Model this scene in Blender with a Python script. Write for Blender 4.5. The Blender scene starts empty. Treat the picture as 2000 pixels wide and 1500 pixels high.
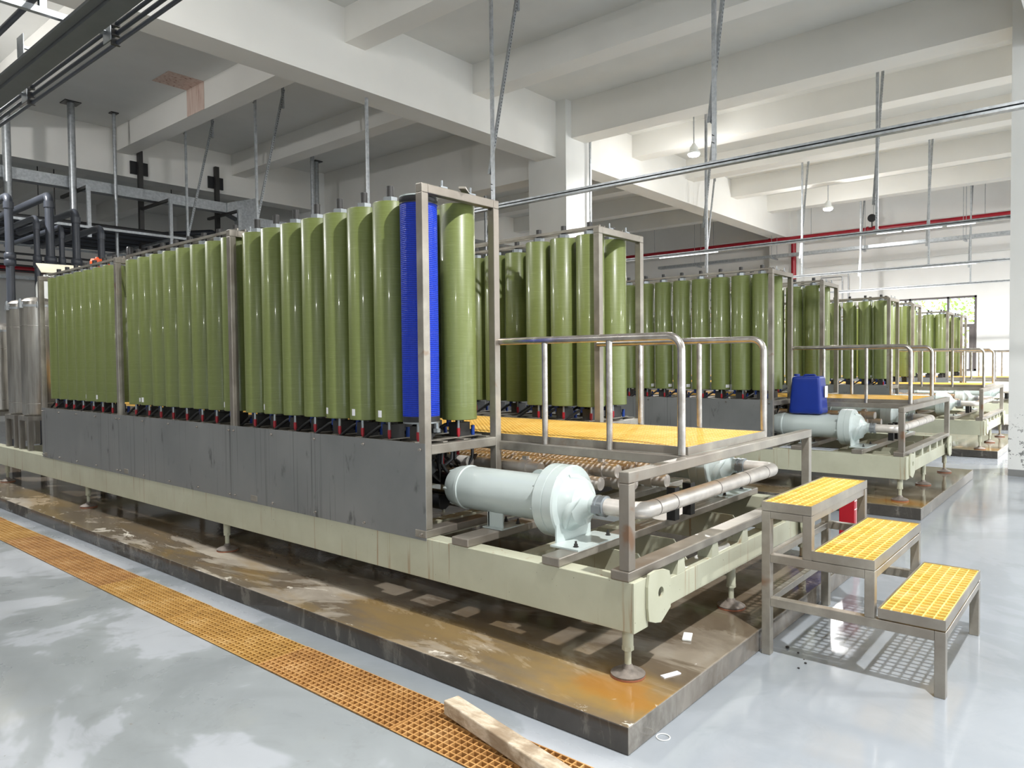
import bpy, bmesh, math, random
from mathutils import Vector, Matrix
random.seed(7)
S = bpy.context.scene
COL = S.collection
PI = math.pi
# ------------------------------------------------------------------ camera
cam = bpy.data.cameras.new('camera'); camo = bpy.data.objects.new('camera', cam); COL.objects.link(camo)
yaw, pitch, roll = math.radians(40.21835), math.radians(-1.75537), math.radians(-0.59345)
F = Vector((math.cos(pitch)*math.cos(yaw), math.cos(pitch)*math.sin(yaw), math.sin(pitch)))
R = F.cross(Vector((0, 0, 1))).normalized(); U = R.cross(F)
c_, s_ = math.cos(roll), math.sin(roll)
R, U = c_*R + s_*U, -s_*R + c_*U
camo.matrix_world = Matrix(((R.x, U.x, -F.x, 0), (R.y, U.y, -F.y, 0), (R.z, U.z, -F.z, 1.7), (0, 0, 0, 1)))
cam.sensor_width = 36; cam.lens = 36*1418.12/2000; cam.clip_end = 200; cam.clip_start = 0.02
S.camera = camo
# ------------------------------------------------------------------ world, exposure
S.view_settings.view_transform = 'Standard'; S.view_settings.look = 'None'
S.view_settings.gamma = 1; S.view_settings.exposure = 0.5; S.view_settings.use_curve_mapping = False
S.cycles.max_bounces = 7; S.cycles.diffuse_bounces = 4; S.cycles.glossy_bounces = 3; S.cycles.transmission_bounces = 4
S.cycles.use_denoising = True; S.cycles.sample_clamp_indirect = 6; S.cycles.caustics_reflective = False; S.cycles.caustics_refractive = False
W = bpy.data.worlds.new('world'); S.world = W; W.use_nodes = True
WORLD_STRENGTH = 3.0
bg = W.node_tree.nodes['Background']; bg.inputs[0].default_value = (0.86, 0.93, 1.0, 1); bg.inputs[1].default_value = WORLD_STRENGTH
LAMP_W = 560.0          # the high bay lamps
TUBE_E = 2.4            # led battens under the light rails
LAMPS = [(2.75, -0.35, 5.95), (-3.4, -0.35, 5.95), (15.2, -0.35, 5.95), (21.6, -0.35, 5.95), (15.0, 7.35, 6.25), (21.8, 6.55, 5.98),
         (9.0, -6.5, 5.95), (15.2, -6.5, 5.95), (2.4, 7.2, 5.95), (2.0, 13.6, 6.2), (-3.4, 7.2, 5.95)]  # second and last three lamps are unseen fill, added for left and back

# ------------------------------------------------------------------ helpers
class MB:
    def __init__(s): s.v = []; s.f = []; s.sm = []
    def add(s, vs, fs, smooth=False):
        o = len(s.v); s.v += [tuple(v) for v in vs]
        for f in fs: s.f.append(tuple(i+o for i in f)); s.sm.append(smooth)
        return s
    def box(s, x0, x1, y0, y1, z0, z1):
        if x0 > x1: x0, x1 = x1, x0
        if y0 > y1: y0, y1 = y1, y0
        if z0 > z1: z0, z1 = z1, z0
        v = [(x, y, z) for z in (z0, z1) for y in (y0, y1) for x in (x0, x1)]
        return s.add(v, [(0, 2, 3, 1), (4, 5, 7, 6), (0, 1, 5, 4), (2, 6, 7, 3), (0, 4, 6, 2), (1, 3, 7, 5)])
    def bar(s, a, b, w, h, up=(0, 0, 1)):
        a = Vector(a); b = Vector(b); d = (b-a).normalized(); up = Vector(up)
        if abs(d.dot(up)) > .98: up = Vector((0, 1, 0))
        x = d.cross(up).normalized(); y = x.cross(d)
        v = [p + x*sx*w/2 + y*sy*h/2 for p in (a, b) for sy in (-1, 1) for sx in (-1, 1)]
        return s.add(v, [(0, 2, 3, 1), (4, 5, 7, 6), (0, 1, 5, 4), (2, 6, 7, 3), (0, 4, 6, 2), (1, 3, 7, 5)])
    def prism(s, pts, axis, a, b):
        n = len(pts); v = []
        for k in (a, b):
            for p in pts:
                v.append({'x': (k, p[0], p[1]), 'y': (p[0], k, p[1]), 'z': (p[0], p[1], k)}[axis])
        fs = [tuple(range(n)), tuple(range(2*n-1, n-1, -1))] + [(i, i+n, (i+1) % n+n, (i+1) % n) for i in range(n)]
        return s.add(v, fs)
    def tube(s, pts, r, n=14, cap=True):
        pts = [Vector(p) for p in pts]; m = len(pts)
        rr = r if isinstance(r, (list, tuple)) else [r]*m
        vs = []; prev = None
        for i, p in enumerate(pts):
            d = (pts[min(i+1, m-1)] - pts[max(i-1, 0)]).normalized()
            if prev is None:
                ref = Vector((0, 0, 1)) if abs(d.z) < .9 else Vector((1, 0, 0))
                x = d.cross(ref).normalized()
            else:
                x = (prev - d*prev.dot(d)).normalized()
            prev = x; y = d.cross(x)
            vs += [p + (x*math.cos(2*PI*k/n) + y*math.sin(2*PI*k/n))*rr[i] for k in range(n)]
        fs = [(i*n+k, i*n+(k+1) % n, (i+1)*n+(k+1) % n, (i+1)*n+k) for i in range(m-1) for k in range(n)]
        s.add(vs, fs, True)
        if cap:
            o = len(s.v)-len(vs)
            s.f.append(tuple(o+k for k in range(n-1, -1, -1))); s.sm.append(False)
            s.f.append(tuple(o+(m-1)*n+k for k in range(n))); s.sm.append(False)
        return s
    def lathe(s, prof, n=24, o=(0, 0, 0), axis='z', phase=0.0, smooth=True):
        # prof: (r, h) from low to high
        vs = []; m = len(prof)
        for r, h in prof:
            for k in range(n):
                a = 2*PI*k/n+phase; c, q = r*math.cos(a), r*math.sin(a)
                p = {'z': (c, q, h), 'y': (c, h, -q), 'x': (h, c, q)}[axis]
                vs.append((p[0]+o[0], p[1]+o[1], p[2]+o[2]))
        fs = [(i*n+k, i*n+(k+1) % n, (i+1)*n+(k+1) % n, (i+1)*n+k) for i in range(m-1) for k in range(n)]
        s.add(vs, fs, smooth)
        oo = len(s.v)-len(vs)
        s.f.append(tuple(oo+k for k in range(n-1, -1, -1))); s.sm.append(False)
        s.f.append(tuple(oo+(m-1)*n+k for k in range(n))); s.sm.append(False)
        return s
    def mesh(s, name, mat):
        me = bpy.data.meshes.new(name); me.from_pydata(s.v, [], s.f)
        bm = bmesh.new(); bm.from_mesh(me); bmesh.ops.recalc_face_normals(bm, faces=bm.faces); bm.to_mesh(me); bm.free()
        me.polygons.foreach_set('use_smooth', s.sm)
        if any(s.sm): me.set_sharp_from_angle(angle=math.radians(38))
        me.materials.append(mat); me.update(); return me
    def join(s, other):
        s.mi = getattr(s, 'mi', None) or (len(s.f), None); o = len(s.v); s.v += other.v
        s.f += [tuple(i+o for i in f) for f in other.f]; s.sm += other.sm; return s
    def build(s, name, mat, parent=None, bevel=0, loc=None):
        o = bpy.data.objects.new(name, s.mesh(name, mat)); COL.objects.link(o)
        if parent: o.parent = parent
        if loc: o.location = loc
        if bevel:
            b = o.modifiers.new('bevel', 'BEVEL'); b.width = bevel; b.segments = 2; b.limit_method = 'ANGLE'; b.angle_limit = math.radians(40)
        return o
def inst(name, me, parent, loc=(0, 0, 0)):
    o = bpy.data.objects.new(name, me); COL.objects.link(o); o.parent = parent; o.location = loc; return o
def second_mat(o, first, mat):
    o.data.materials.append(mat)
    for p in o.data.polygons:
        if p.index >= first: p.material_index = 1
    return o
def tag(o, label=None, cat=None, group=None, kind=None):
    if label: o['label'] = label
    if cat: o['category'] = cat
    if group: o['group'] = group
    if kind: o['kind'] = kind
    return o
def thing(name, label, cat, loc=(0, 0, 0), group=None, rz=0):
    o = bpy.data.objects.new(name, None); COL.objects.link(o); o.location = loc; o.rotation_euler = (0, 0, rz); o.empty_display_size = .1
    return tag(o, label, cat, group)
CH = {}
def copy_tree(o, parent=None):
    c = o.copy(); COL.objects.link(c); c.parent = parent
    for ch in [x for x in o.children]: copy_tree(ch, c)
    return c
def struct(mb, name, mat, bevel=0): return tag(mb.build(name, mat, bevel=bevel), kind='structure')
def bend(a, b, c, r, n=7):
    a, b, c = Vector(a), Vector(b), Vector(c); u = (a-b).normalized(); v = (c-b).normalized()
    ang = u.angle(v); t = r/math.tan(ang/2); p0 = b+u*t; p1 = b+v*t
    cen = b + (u+v).normalized()*(r/math.sin(ang/2)); out = []
    e0 = p0-cen; e1 = p1-cen; w = e0.angle(e1)
    for i in range(n+1):
        k = i/n; out.append(cen + (e0*math.sin((1-k)*w) + e1*math.sin(k*w))/math.sin(w))
    return out
def path(pts, r, n=7):
    out = [Vector(pts[0])]
    for i in range(1, len(pts)-1): out += bend(pts[i-1], pts[i], pts[i+1], r, n)
    return out + [Vector(pts[-1])]
ORD = ['first', 'second', 'third', 'fourth', 'fifth', 'sixth', 'seventh', 'eighth', 'ninth', 'tenth', 'eleventh', 'twelfth', 'thirteenth', 'fourteenth',
       'fifteenth', 'sixteenth', 'seventeenth', 'eighteenth', 'nineteenth', 'twentieth', 'twenty-first', 'twenty-second', 'twenty-third', 'twenty-fourth']

# ------------------------------------------------------------------ materials
def srgb(r, g, b):
    f = lambda c: (c/255/12.92) if c/255 <= .04045 else ((c/255+.055)/1.055)**2.4
    return (f(r), f(g), f(b), 1)
class Mat:
    def __init__(s, name):
        s.m = bpy.data.materials.new(name); s.m.use_nodes = True; s.t = s.m.node_tree; s.n = s.t.nodes; s.p = s.n['Principled BSDF']
        s.tc = s.n.new('ShaderNodeTexCoord')
    def node(s, t, **kw):
        n = s.n.new(t)
        for k, v in kw.items():
            if k in n.inputs: n.inputs[k].default_value = v
            else: setattr(n, k, v)
        return n
    def link(s, a, b): s.t.links.new(a, b)
    def coord(s, scale=(1, 1, 1), kind='Object', loc=(0, 0, 0)):
        m = s.node('ShaderNodeMapping'); m.inputs['Scale'].default_value = scale; m.inputs['Location'].default_value = loc
        s.link(s.tc.outputs[kind], m.inputs['Vector']); return m.outputs[0]
    def noise(s, scale, vec=None, detail=4, rough=.55, sc=(1, 1, 1), dist=0, loc=(0, 0, 0)):
        n = s.node('ShaderNodeTexNoise', Scale=scale, Detail=detail, Roughness=rough, Distortion=dist)
        s.link(vec or s.coord(sc, loc=loc), n.inputs['Vector']); return n.outputs['Fac']
    def ramp(s, fac, stops):
        r = s.node('ShaderNodeValToRGB'); e = r.color_ramp.elements
        while len(e) < len(stops): e.new(.5)
        for q, (p, c) in zip(e, stops): q.position = p; q.color = c if len(c) == 4 else (*c, 1)
        s.link(fac, r.inputs[0]); return r.outputs[0]
    def rampf(s, fac, a, b, lo=0., hi=1.):
        m = s.node('ShaderNodeMapRange'); m.interpolation_type = 'SMOOTHSTEP'
        for k, v in (('From Min', a), ('From Max', b), ('To Min', lo), ('To Max', hi)): m.inputs[k].default_value = v
        s.link(fac, m.inputs['Value']); return m.outputs[0]
    def mix(s, fac, a, b, mode='MIX'):
        m = s.node('ShaderNodeMix', data_type='RGBA', blend_type=mode)
        for i, q in ((6, a), (7, b)):
            if isinstance(q, tuple): m.inputs[i].default_value = q
            else: s.link(q, m.inputs[i])
        if isinstance(fac, (int, float)): m.inputs[0].default_value = fac
        else: s.link(fac, m.inputs[0])
        return m.outputs[2]
    def math(s, op, a, b=0.):
        m = s.node('ShaderNodeMath', operation=op)
        for i, q in ((0, a), (1, b)):
            if isinstance(q, (int, float)): m.inputs[i].default_value = q
            else: s.link(q, m.inputs[i])
        return m.outputs[0]
    def bump(s, h, strength=.2, dist=.01):
        b = s.node('ShaderNodeBump', Strength=strength, Distance=dist); s.link(h, b.inputs['Height']); s.link(b.outputs[0], s.p.inputs['Normal'])
    def set(s, **kw):
        for k, v in kw.items():
            k = {'base': 'Base Color', 'metal': 'Metallic', 'rough': 'Roughness', 'coat': 'Coat Weight', 'coatr': 'Coat Roughness', 'spec': 'Specular IOR Level'}.get(k, k)
            if isinstance(v, (int, float, tuple)): s.p.inputs[k].default_value = v
            else: s.link(v, s.p.inputs[k])
        return s.m
def plain(name, c, rough=.5, metal=0., var=.08, scale=8., **kw):
    m = Mat(name); n = m.noise(scale, detail=3)
    d = tuple(x*(1-var) for x in c[:3])+(1,); l = tuple(min(1, x*(1+var)) for x in c[:3])+(1,)
    return m.set(base=m.ramp(n, [(.3, d), (.7, l)]), rough=rough, metal=metal, **kw)

def m_steel():
    m = Mat('bare_mill_steel'); n = m.noise(5, m.coord(), 5, .6); n2 = m.noise(3.5, detail=4, dist=.4); n3 = m.noise(1.3, m.coord((1, 1, 1), loc=(2, 5, 1)), 3)
    b = m.ramp(n, [(.25, srgb(134, 129, 119)), (.5, srgb(156, 151, 141)), (.75, srgb(182, 176, 164))])
    b = m.mix(m.rampf(n3, .4, .65, 0, .6), b, srgb(128, 118, 108))
    b = m.mix(m.rampf(n2, .64, .74, 0, .8), b, srgb(132, 98, 72))
    return m.set(base=b, rough=m.rampf(n, .2, .8, .3, .5), metal=.6)
def m_rail():
    m = Mat('polished_stainless'); n = m.noise(14, detail=3)
    return m.set(base=m.ramp(n, [(.3, srgb(165, 158, 150)), (.7, srgb(205, 200, 194))]), rough=.26, metal=.9)
def m_galv():
    m = Mat('galvanised_steel'); n = m.noise(18, detail=4, rough=.6)
    return m.set(base=m.ramp(n, [(.3, srgb(150, 154, 157)), (.7, srgb(184, 188, 191))]), rough=.36, metal=.7)
def m_cream():
    m = Mat('cream_enamel_paint'); n = m.noise(3, detail=5)
    st = m.noise(1, m.coord((22, 22, .9)), 3, .6); sp = m.noise(70, detail=1)
    b = m.ramp(n, [(.3, srgb(172, 172, 150)), (.7, srgb(186, 187, 166))])
    b = m.mix(m.math('MULTIPLY', m.rampf(st, .6, .72), .6), b, srgb(140, 98, 58))
    b = m.mix(m.rampf(sp, .76, .8), b, srgb(90, 80, 65))
    return m.set(base=b, rough=.38)
def m_panel():
    m = Mat('grey_sheet_metal'); n = m.noise(1.6, detail=5); d = m.noise(2.2, m.coord((1, 3, 1.2), loc=(0, 2.3, 0)), 4, .6)
    st = m.math('MULTIPLY', m.noise(1, m.coord((20, 75, .5)), 2, .5), m.rampf(m.noise(1.1, m.coord((1, 1, .1), loc=(0, 4.1, 0)), 2), .4, .6, .8, 1.06))
    b = m.ramp(n, [(.3, srgb(122, 124, 124)), (.7, srgb(140, 141, 140))])
    b = m.mix(m.math('MULTIPLY', m.rampf(d, .6, .72), .75), b, srgb(66, 66, 68))
    b = m.mix(m.math('MULTIPLY', m.rampf(st, .62, .68), .6), b, srgb(72, 72, 74))
    return m.set(base=b, rough=m.rampf(n, .3, .7, .34, .5), metal=.35)
def m_shell():
    m = Mat('green_wound_fibreglass'); n = m.noise(3.2, m.coord((1.2, 1.2, 60)), 6, .75, dist=1.0); n2 = m.noise(2, m.coord((1, 1, .5)), 3)
    sc = m.noise(1, m.coord((5, 5, 190), loc=(4, 2, 1)), 2, .5, dist=2.5)
    b = m.ramp(n, [(.2, srgb(98, 107, 55)), (.5, srgb(110, 120, 67)), (.8, srgb(122, 132, 81))])
    b = m.mix(m.math('MULTIPLY', m.rampf(sc, .64, .78), .4), b, srgb(186, 198, 146))
    b = m.mix(m.rampf(n2, .3, .7, 0, .2), b, srgb(96, 104, 56))
    return m.set(base=b, rough=.36, spec=.4, coat=.2, coatr=.06)
def m_blue():
    m = Mat('blue_mesh_wrap'); w1 = m.node('ShaderNodeTexWave', Scale=26., bands_direction='Z'); m.link(m.coord(), w1.inputs['Vector'])
    mp = m.coord((1, 1, 1)); sx = m.node('ShaderNodeSeparateXYZ'); m.link(mp, sx.inputs[0])
    at = m.math('ARCTAN2', sx.outputs[1], sx.outputs[0]); w2 = m.math('SINE', m.math('MULTIPLY', at, 110.))
    h = m.math('ADD', w1.outputs['Fac'], m.math('MULTIPLY', w2, .5)); m.bump(h, .5, .003)
    return m.set(base=m.ramp(w1.outputs['Fac'], [(0, srgb(0, 30, 140)), (1, srgb(4, 60, 205))]), rough=.35, spec=.3, coat=.1, coatr=.1)
def m_grate(name, a, b, c, sc=3.):
    m = Mat(name); n = m.noise(sc, detail=5, rough=.65)
    return m.set(base=m.ramp(n, [(.28, a), (.5, b), (.72, c)]), rough=.5)
def m_floor():
    m = Mat('grey_epoxy_floor'); v = m.coord()
    n1 = m.noise(.45, v, 6, .62, dist=.6); n2 = m.noise(2.2, v, 5, .7, dist=1.2); n3 = m.noise(.9, m.coord(loc=(7, 3, 0)), 4, .6, dist=.4)
    b = m.ramp(n1, [(.36, srgb(138, 143, 145)), (.47, srgb(150, 155, 157)), (.49, srgb(170, 174, 179)), (.72, srgb(182, 185, 188))])
    b = m.mix(m.rampf(n2, .5, .75, 0, .55), b, srgb(130, 134, 134))
    b = m.mix(m.rampf(n3, .58, .8, 0, .45), b, srgb(162, 160, 144))
    sp = m.noise(28, v, 2, .5); b = m.mix(m.rampf(sp, .74, .78), b, srgb(140, 138, 132))
    # left of the drain the coating is dull and patched, to the right it is glossy
    sx = m.node('ShaderNodeSeparateXYZ'); m.link(v, sx.inputs[0])
    right = m.rampf(sx.outputs[0], 2.45, 2.7)
    b = m.mix(m.math('MULTIPLY', right, .8), b, m.ramp(n1, [(.35, srgb(132, 139, 146)), (.65, srgb(144, 150, 156))]))
    r = m.mix(right, m.ramp(n1, [(.4, (.26,)*3), (.6, (.5,)*3)]), m.ramp(n2, [(.35, (.07,)*3), (.7, (.2,)*3)]))
    m.bump(n2, .05, .01)
    return m.set(base=b, rough=r, spec=.5)
def m_plinth():
    m = Mat('wet_stained_shaded_concrete'); v = m.coord(); sx = m.node('ShaderNodeSeparateXYZ'); m.link(v, sx.inputs[0])
    n = m.noise(2.2, m.coord((1, .6, 1)), 6, .65, dist=.5); n2 = m.noise(1.1, m.coord((1.4, .5, 1), loc=(3, 1, 0)), 6, .7, dist=.8); g = m.noise(30, v, 3)
    b = m.ramp(n, [(.3, srgb(112, 103, 91)), (.5, srgb(140, 131, 117)), (.62, srgb(162, 153, 137))])
    wet = m.rampf(n2, .43, .49)
    b = m.mix(m.math('MULTIPLY', wet, .75), b, srgb(92, 80, 64))
    rust = m.math('MULTIPLY', m.rampf(m.noise(1.3, m.coord((2.2, .55, 1), loc=(1.7, 5.2, 0)), 5, .6, dist=.4), .46, .62), m.rampf(sx.outputs[0], .95, .35))
    b = m.mix(m.math('MULTIPLY', rust, .6), b, srgb(136, 112, 66))
    d1 = m.node('ShaderNodeVectorMath', operation='DISTANCE'); m.link(m.coord((1, .55, 1)), d1.inputs[0]); d1.inputs[1].default_value = (.28, .12, .06)
    pu = m.math('ADD', d1.outputs['Value'], m.math('MULTIPLY', m.noise(6, v, 4), .25))
    b = m.mix(m.rampf(pu, .46, .22, 0, .6), b, srgb(160, 126, 62)); b = m.mix(m.rampf(pu, .34, .2, 0, .6), b, srgb(150, 98, 34))
    eff = m.rampf(m.noise(2.6, m.coord((1.5, .8, 1), loc=(8, 2, 0)), 6, .72, dist=.9), .6, .64)
    b = m.mix(m.math('MULTIPLY', eff, m.rampf(sx.outputs[0], .42, .2)), b, srgb(205, 198, 184))
    # vertical faces: darker concrete, the long sides darkest
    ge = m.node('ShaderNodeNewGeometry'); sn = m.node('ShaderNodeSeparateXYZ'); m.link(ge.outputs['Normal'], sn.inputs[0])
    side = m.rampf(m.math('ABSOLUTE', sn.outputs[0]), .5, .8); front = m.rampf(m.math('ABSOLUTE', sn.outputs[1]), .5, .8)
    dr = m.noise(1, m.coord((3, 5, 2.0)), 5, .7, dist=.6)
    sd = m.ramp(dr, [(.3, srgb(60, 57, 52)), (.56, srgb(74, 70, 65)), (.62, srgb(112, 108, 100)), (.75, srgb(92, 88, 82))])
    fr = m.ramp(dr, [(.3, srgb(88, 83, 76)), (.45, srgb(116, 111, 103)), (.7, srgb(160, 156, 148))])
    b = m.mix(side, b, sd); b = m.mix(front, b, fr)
    r = m.mix(m.math('MULTIPLY', wet, .9), (.75,)*3+(1,), (.1,)*3+(1,))
    r2 = m.mix(m.rampf(pu, .5, .3), r, (.08,)*3+(1,))
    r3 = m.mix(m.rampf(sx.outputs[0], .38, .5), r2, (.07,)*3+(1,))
    b = m.mix(m.rampf(sx.outputs[0], .38, .55, 0, .45), b, srgb(86, 72, 58))  # shade below the skid painted into the colour, along with the wetness
    m.bump(g, .12, .004)
    return m.set(base=b, rough=r3)
def m_wall(name, a, b_):
    m = Mat(name); n = m.noise(.7, detail=4); g = m.noise(40, detail=2); m.bump(g, .05, .003)
    return m.set(base=m.ramp(n, [(.3, a), (.7, b_)]), rough=.8)
def m_colr():
    m = Mat('white_column_paint'); v = m.coord(); sx = m.node('ShaderNodeSeparateXYZ'); m.link(v, sx.inputs[0])
    n = m.noise(7, v, 5, .7); sp = m.noise(34, v, 2)
    b = m.ramp(m.noise(.8, v, 3), [(.3, srgb(222, 222, 218)), (.7, srgb(232, 232, 228))])
    edge = m.math('MULTIPLY', m.rampf(sx.outputs[2], .95, .5), m.rampf(n, .56, .6))
    b = m.mix(edge, b, srgb(128, 128, 126))
    b = m.mix(m.math('MULTIPLY', m.rampf(sp, .7, .73), m.rampf(sx.outputs[2], 1.3, .6)), b, srgb(90, 90, 90))
    b = m.mix(m.rampf(sx.outputs[2], .1, .09), b, srgb(130, 130, 128))
    return m.set(base=b, rough=.7)
def m_emit(name, c, e):
    m = Mat(name); m.set(base=(.8, .8, .8, 1)); m.p.inputs['Emission Color'].default_value = c; m.p.inputs['Emission Strength'].default_value = e; return m.m
def m_wood():
    m = Mat('weathered_timber'); n = m.noise(3, m.coord((10, 3, 10)), 6, .7, dist=.4); n2 = m.noise(5, detail=5)
    b = m.ramp(n, [(.3, srgb(150, 130, 106)), (.5, srgb(188, 172, 148)), (.7, srgb(214, 202, 184))]); b = m.mix(m.rampf(n2, .48, .62, 0, .7), b, srgb(132, 112, 88))
    return m.set(base=b, rough=.85)
def m_tank():
    m = Mat('brushed_tank_steel'); n = m.noise(2, m.coord((14, 14, 1)), 4, .6)
    return m.set(base=m.ramp(n, [(.3, srgb(150, 145, 138)), (.7, srgb(186, 182, 174))]), rough=.3, metal=.85)
STEEL = m_steel(); RAIL = m_rail(); GALV = m_galv(); CREAM = m_cream(); PANEL = m_panel(); SHELL = m_shell(); BLUE = m_blue()
GY = m_grate('yellow_deck_grating', srgb(232, 186, 88), srgb(244, 202, 106), srgb(252, 218, 136))
GY2 = m_grate('step_grating', srgb(224, 186, 78), srgb(240, 206, 108), srgb(250, 224, 150), 6.)
GD1 = m_grate('worn_yellow_drain_grating', srgb(158, 118, 62), srgb(198, 154, 84), srgb(224, 190, 132))
GD2 = m_grate('rusty_orange_drain_grating', srgb(150, 106, 62), srgb(190, 142, 84), srgb(216, 176, 122))
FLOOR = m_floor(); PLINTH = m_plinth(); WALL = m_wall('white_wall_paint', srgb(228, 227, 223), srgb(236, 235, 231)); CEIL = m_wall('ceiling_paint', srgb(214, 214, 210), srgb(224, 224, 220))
BEAMM = m_wall('beam_paint', srgb(227, 225, 219), srgb(235, 233, 227)); COLM = m_colr()
PUMP = plain('pump_grey_green_paint', srgb(188, 198, 195), .3, 0, .03, 3, coat=.3)
BLACK = plain('black_plastic', (.012, .012, .013, 1), .4); DARK = plain('dark_steel', (.05, .048, .046, 1), .45, .5)
PIPE = plain('slate_pvc_pipe', srgb(58, 62, 70), .35, 0, .1, 4); REDP = plain('red_painted_pipe', srgb(150, 16, 34), .35)
REDC = plain('red_coupling', srgb(160, 22, 36), .4); BLUC = plain('blue_coupling', srgb(16, 58, 140), .4)
LABELM = plain('paper_sticker', srgb(232, 232, 236), .5, 0, .03); NUTM = plain('zinc_nut', srgb(150, 155, 158), .38, .75)
RUST = plain('rusty_steel', srgb(116, 108, 100), .6, .3, .3, 25); ORANGE = plain('orange_plastic', srgb(240, 96, 40), .4)
WHITEP = plain('white_plastic', srgb(230, 232, 228), .4, 0, .03); JERRY = plain('blue_polythene', srgb(22, 50, 140), .38, 0, .08, 3)
WOOD = m_wood(); TANK = m_tank(); TRAY = plain('grey_cable_tray', srgb(104, 106, 106), .5, .3, .05)
PIPEW = plain('weathered_stainless_pipe', srgb(214, 208, 200), .36, .35, .14, 9)
RUB = plain('rubber_orange_pad', srgb(150, 92, 66), .7)
LAMPE = m_emit('lamp_glow', (.93, .98, 1, 1), 30.0); TUBEM = m_emit('tube_glow', (.97, .99, 1, 1), TUBE_E)

# ------------------------------------------------------------------ the room
TX0, TX1 = 2.15, 2.49
fl = MB()
fl.box(-9, TX0, -9, 28, -.3, 0); fl.box(TX1, 30, -9, 28, -.3, 0); fl.box(TX0, TX1, -9, 28, -.36, -.22)
struct(fl, 'floor', FLOOR)
struct(MB().box(-9, 30, -9, 28, 7.17, 7.35), 'ceiling', CEIL)
# far wall at x = 27.2 with a window, its pilasters and ring beams
WX = 27.2; wy0, wy1, wz0, wz1 = 3.64, 6.6, 1.26, 3.66
w = MB(); w.box(WX, WX+.3, -9, wy0, 0, 7.3); w.box(WX, WX+.3, wy1, 27, 0, 7.3); w.box(WX, WX+.3, wy0, wy1, 0, wz0); w.box(WX, WX+.3, wy0, wy1, wz1, 7.3)
struct(w, 'wall_far', WALL)
struct(MB().box(WX-.12, WX-.002, -9, 27, 5.0, 5.45), 'trim_1', WALL)
struct(MB().box(WX-.22, WX-.002, -9, 27, 6.2, 7.165), 'trim_2', WALL)
struct(MB().box(-9, 27.2, 26.8, 27.1, 0, 7.3), 'wall_back', WALL)
w = MB(); cy = -9
LWO = []
for a, b_ in LWO: w.box(-9.3, -9, cy, a, 0, 7.3); w.box(-9.3, -9, a, b_, 0, 1.0); w.box(-9.3, -9, a, b_, 4.6, 7.3); cy = b_
w.box(-9.3, -9, cy, 27.1, 0, 7.3); struct(w, 'wall_left', WALL)
w = MB(); ops = [(-7, -1.6), (0, 5.4), (7, 12), (13.8, 19), (20.5, 25.8)]; cx = -9.3
for a, b_ in ops: w.box(cx, a, -9.3, -9, 0, 7.3); w.box(a, b_, -9.3, -9, 0, 1.0); w.box(a, b_, -9.3, -9, 4.6, 7.3); cx = b_
w.box(cx, 30, -9.3, -9, 0, 7.3); struct(w, 'wall_right', WALL)
DKFR = plain('window_frame_dark', srgb(92, 86, 84), .5)
w = MB()
for y in (wy0, 4.40, 5.5, wy1-.06): w.box(WX-.02, WX+.12, y, y+.06, wz0, wz1)
w.box(WX-.02, WX+.12, wy0, wy1, wz1-.06, wz1); w.box(WX-.02, WX+.12, wy0, wy1, wz0, wz0+.06); w.box(WX-.021, WX+.121, wy0, wy1, 2.66, 2.76)
win = tag(w.build('window_1', DKFR), kind='structure')
for wi, (a, b_) in enumerate([(-7, -1.6), (0, 5.4), (7, 12), (13.8, 19), (20.5, 25.8)]):
    w = MB(); nn = 4
    for q in range(nn+1): xx = a+(b_-a-.06)*q/nn; w.box(xx, xx+.06, -9.2, -9.1, 1.0, 4.6)
    for zz in (1.0, 3.4, 4.54): w.box(a, b_, -9.19, -9.11, zz, zz+.06)
    struct(w, 'window_%d' % (wi+2), DKFR)
for wi, (a, b_) in enumerate(LWO):
    w = MB(); nn = 4
    for q in range(nn+1): yy_ = a+(b_-a-.06)*q/nn; w.box(-9.2, -9.1, yy_, yy_+.06, 1.0, 4.6)
    for zz in (1.0, 3.4, 4.54): w.box(-9.19, -9.11, a, b_, zz, zz+.06)
    struct(w, 'window_%d' % (wi+7), DKFR)
gm = Mat('window_glass'); gm.set(base=(1, 1, 1, 1), rough=0.0, **{'Transmission Weight': 1.0, 'IOR': 1.0, 'spec': .2})
MB().box(WX+.04, WX+.05, wy0+.01, wy1-.01, wz0+.01, wz1-.01).build('pane', gm.m, win)
MB().box(WX-.04, WX-.01, wy0+.06, wy0+.2, 1.3, 2.66).build('window_sash', DKFR, win)
# secondary beams along Y
SB = [(-4.3, -3.9), (-1.45, -1.05), (1.35, 1.75), (4.2, 4.6), (7.03, 7.42), (9.9, 10.3), (15.55, 16.0), (18.4, 18.85), (21.36, 21.8), (24.26, 24.7)]
BAYS = [(-9, .5), (1.02, 9.245), (9.755, 17.9), (18.4, 26.8)]
k = 0
for x0, x1 in SB:
    for y0, y1 in BAYS:
        k += 1; struct(MB().box(x0, x1, y0, y1, 6.64, 7.18), 'ceiling_beam', BEAMM)
for (y0, y1), zb in zip(BAYS, (6.4, 6.4, 5.73, 5.73)):
    struct(MB().box(12.65, 13.15, y0, y1, zb, 7.18), 'ceiling_beam', BEAMM)
    struct(MB().box(-1.9, -1.4, y0, y1, zb, 7.175), 'ceiling_beam', BEAMM)
for y0, y1, zb in ((.5, 1.02, 6.01), (9.245, 9.755, 6.01), (17.9, 18.4, 6.12), (-8.8, -8.3, 6.01)):
    for x0, x1 in ((-9, 12.45), (13.4, 26.45)):
        struct(MB().box(x0, x1, y0, y1, zb, 7.18), 'ceiling_beam', BEAMM)
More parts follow.
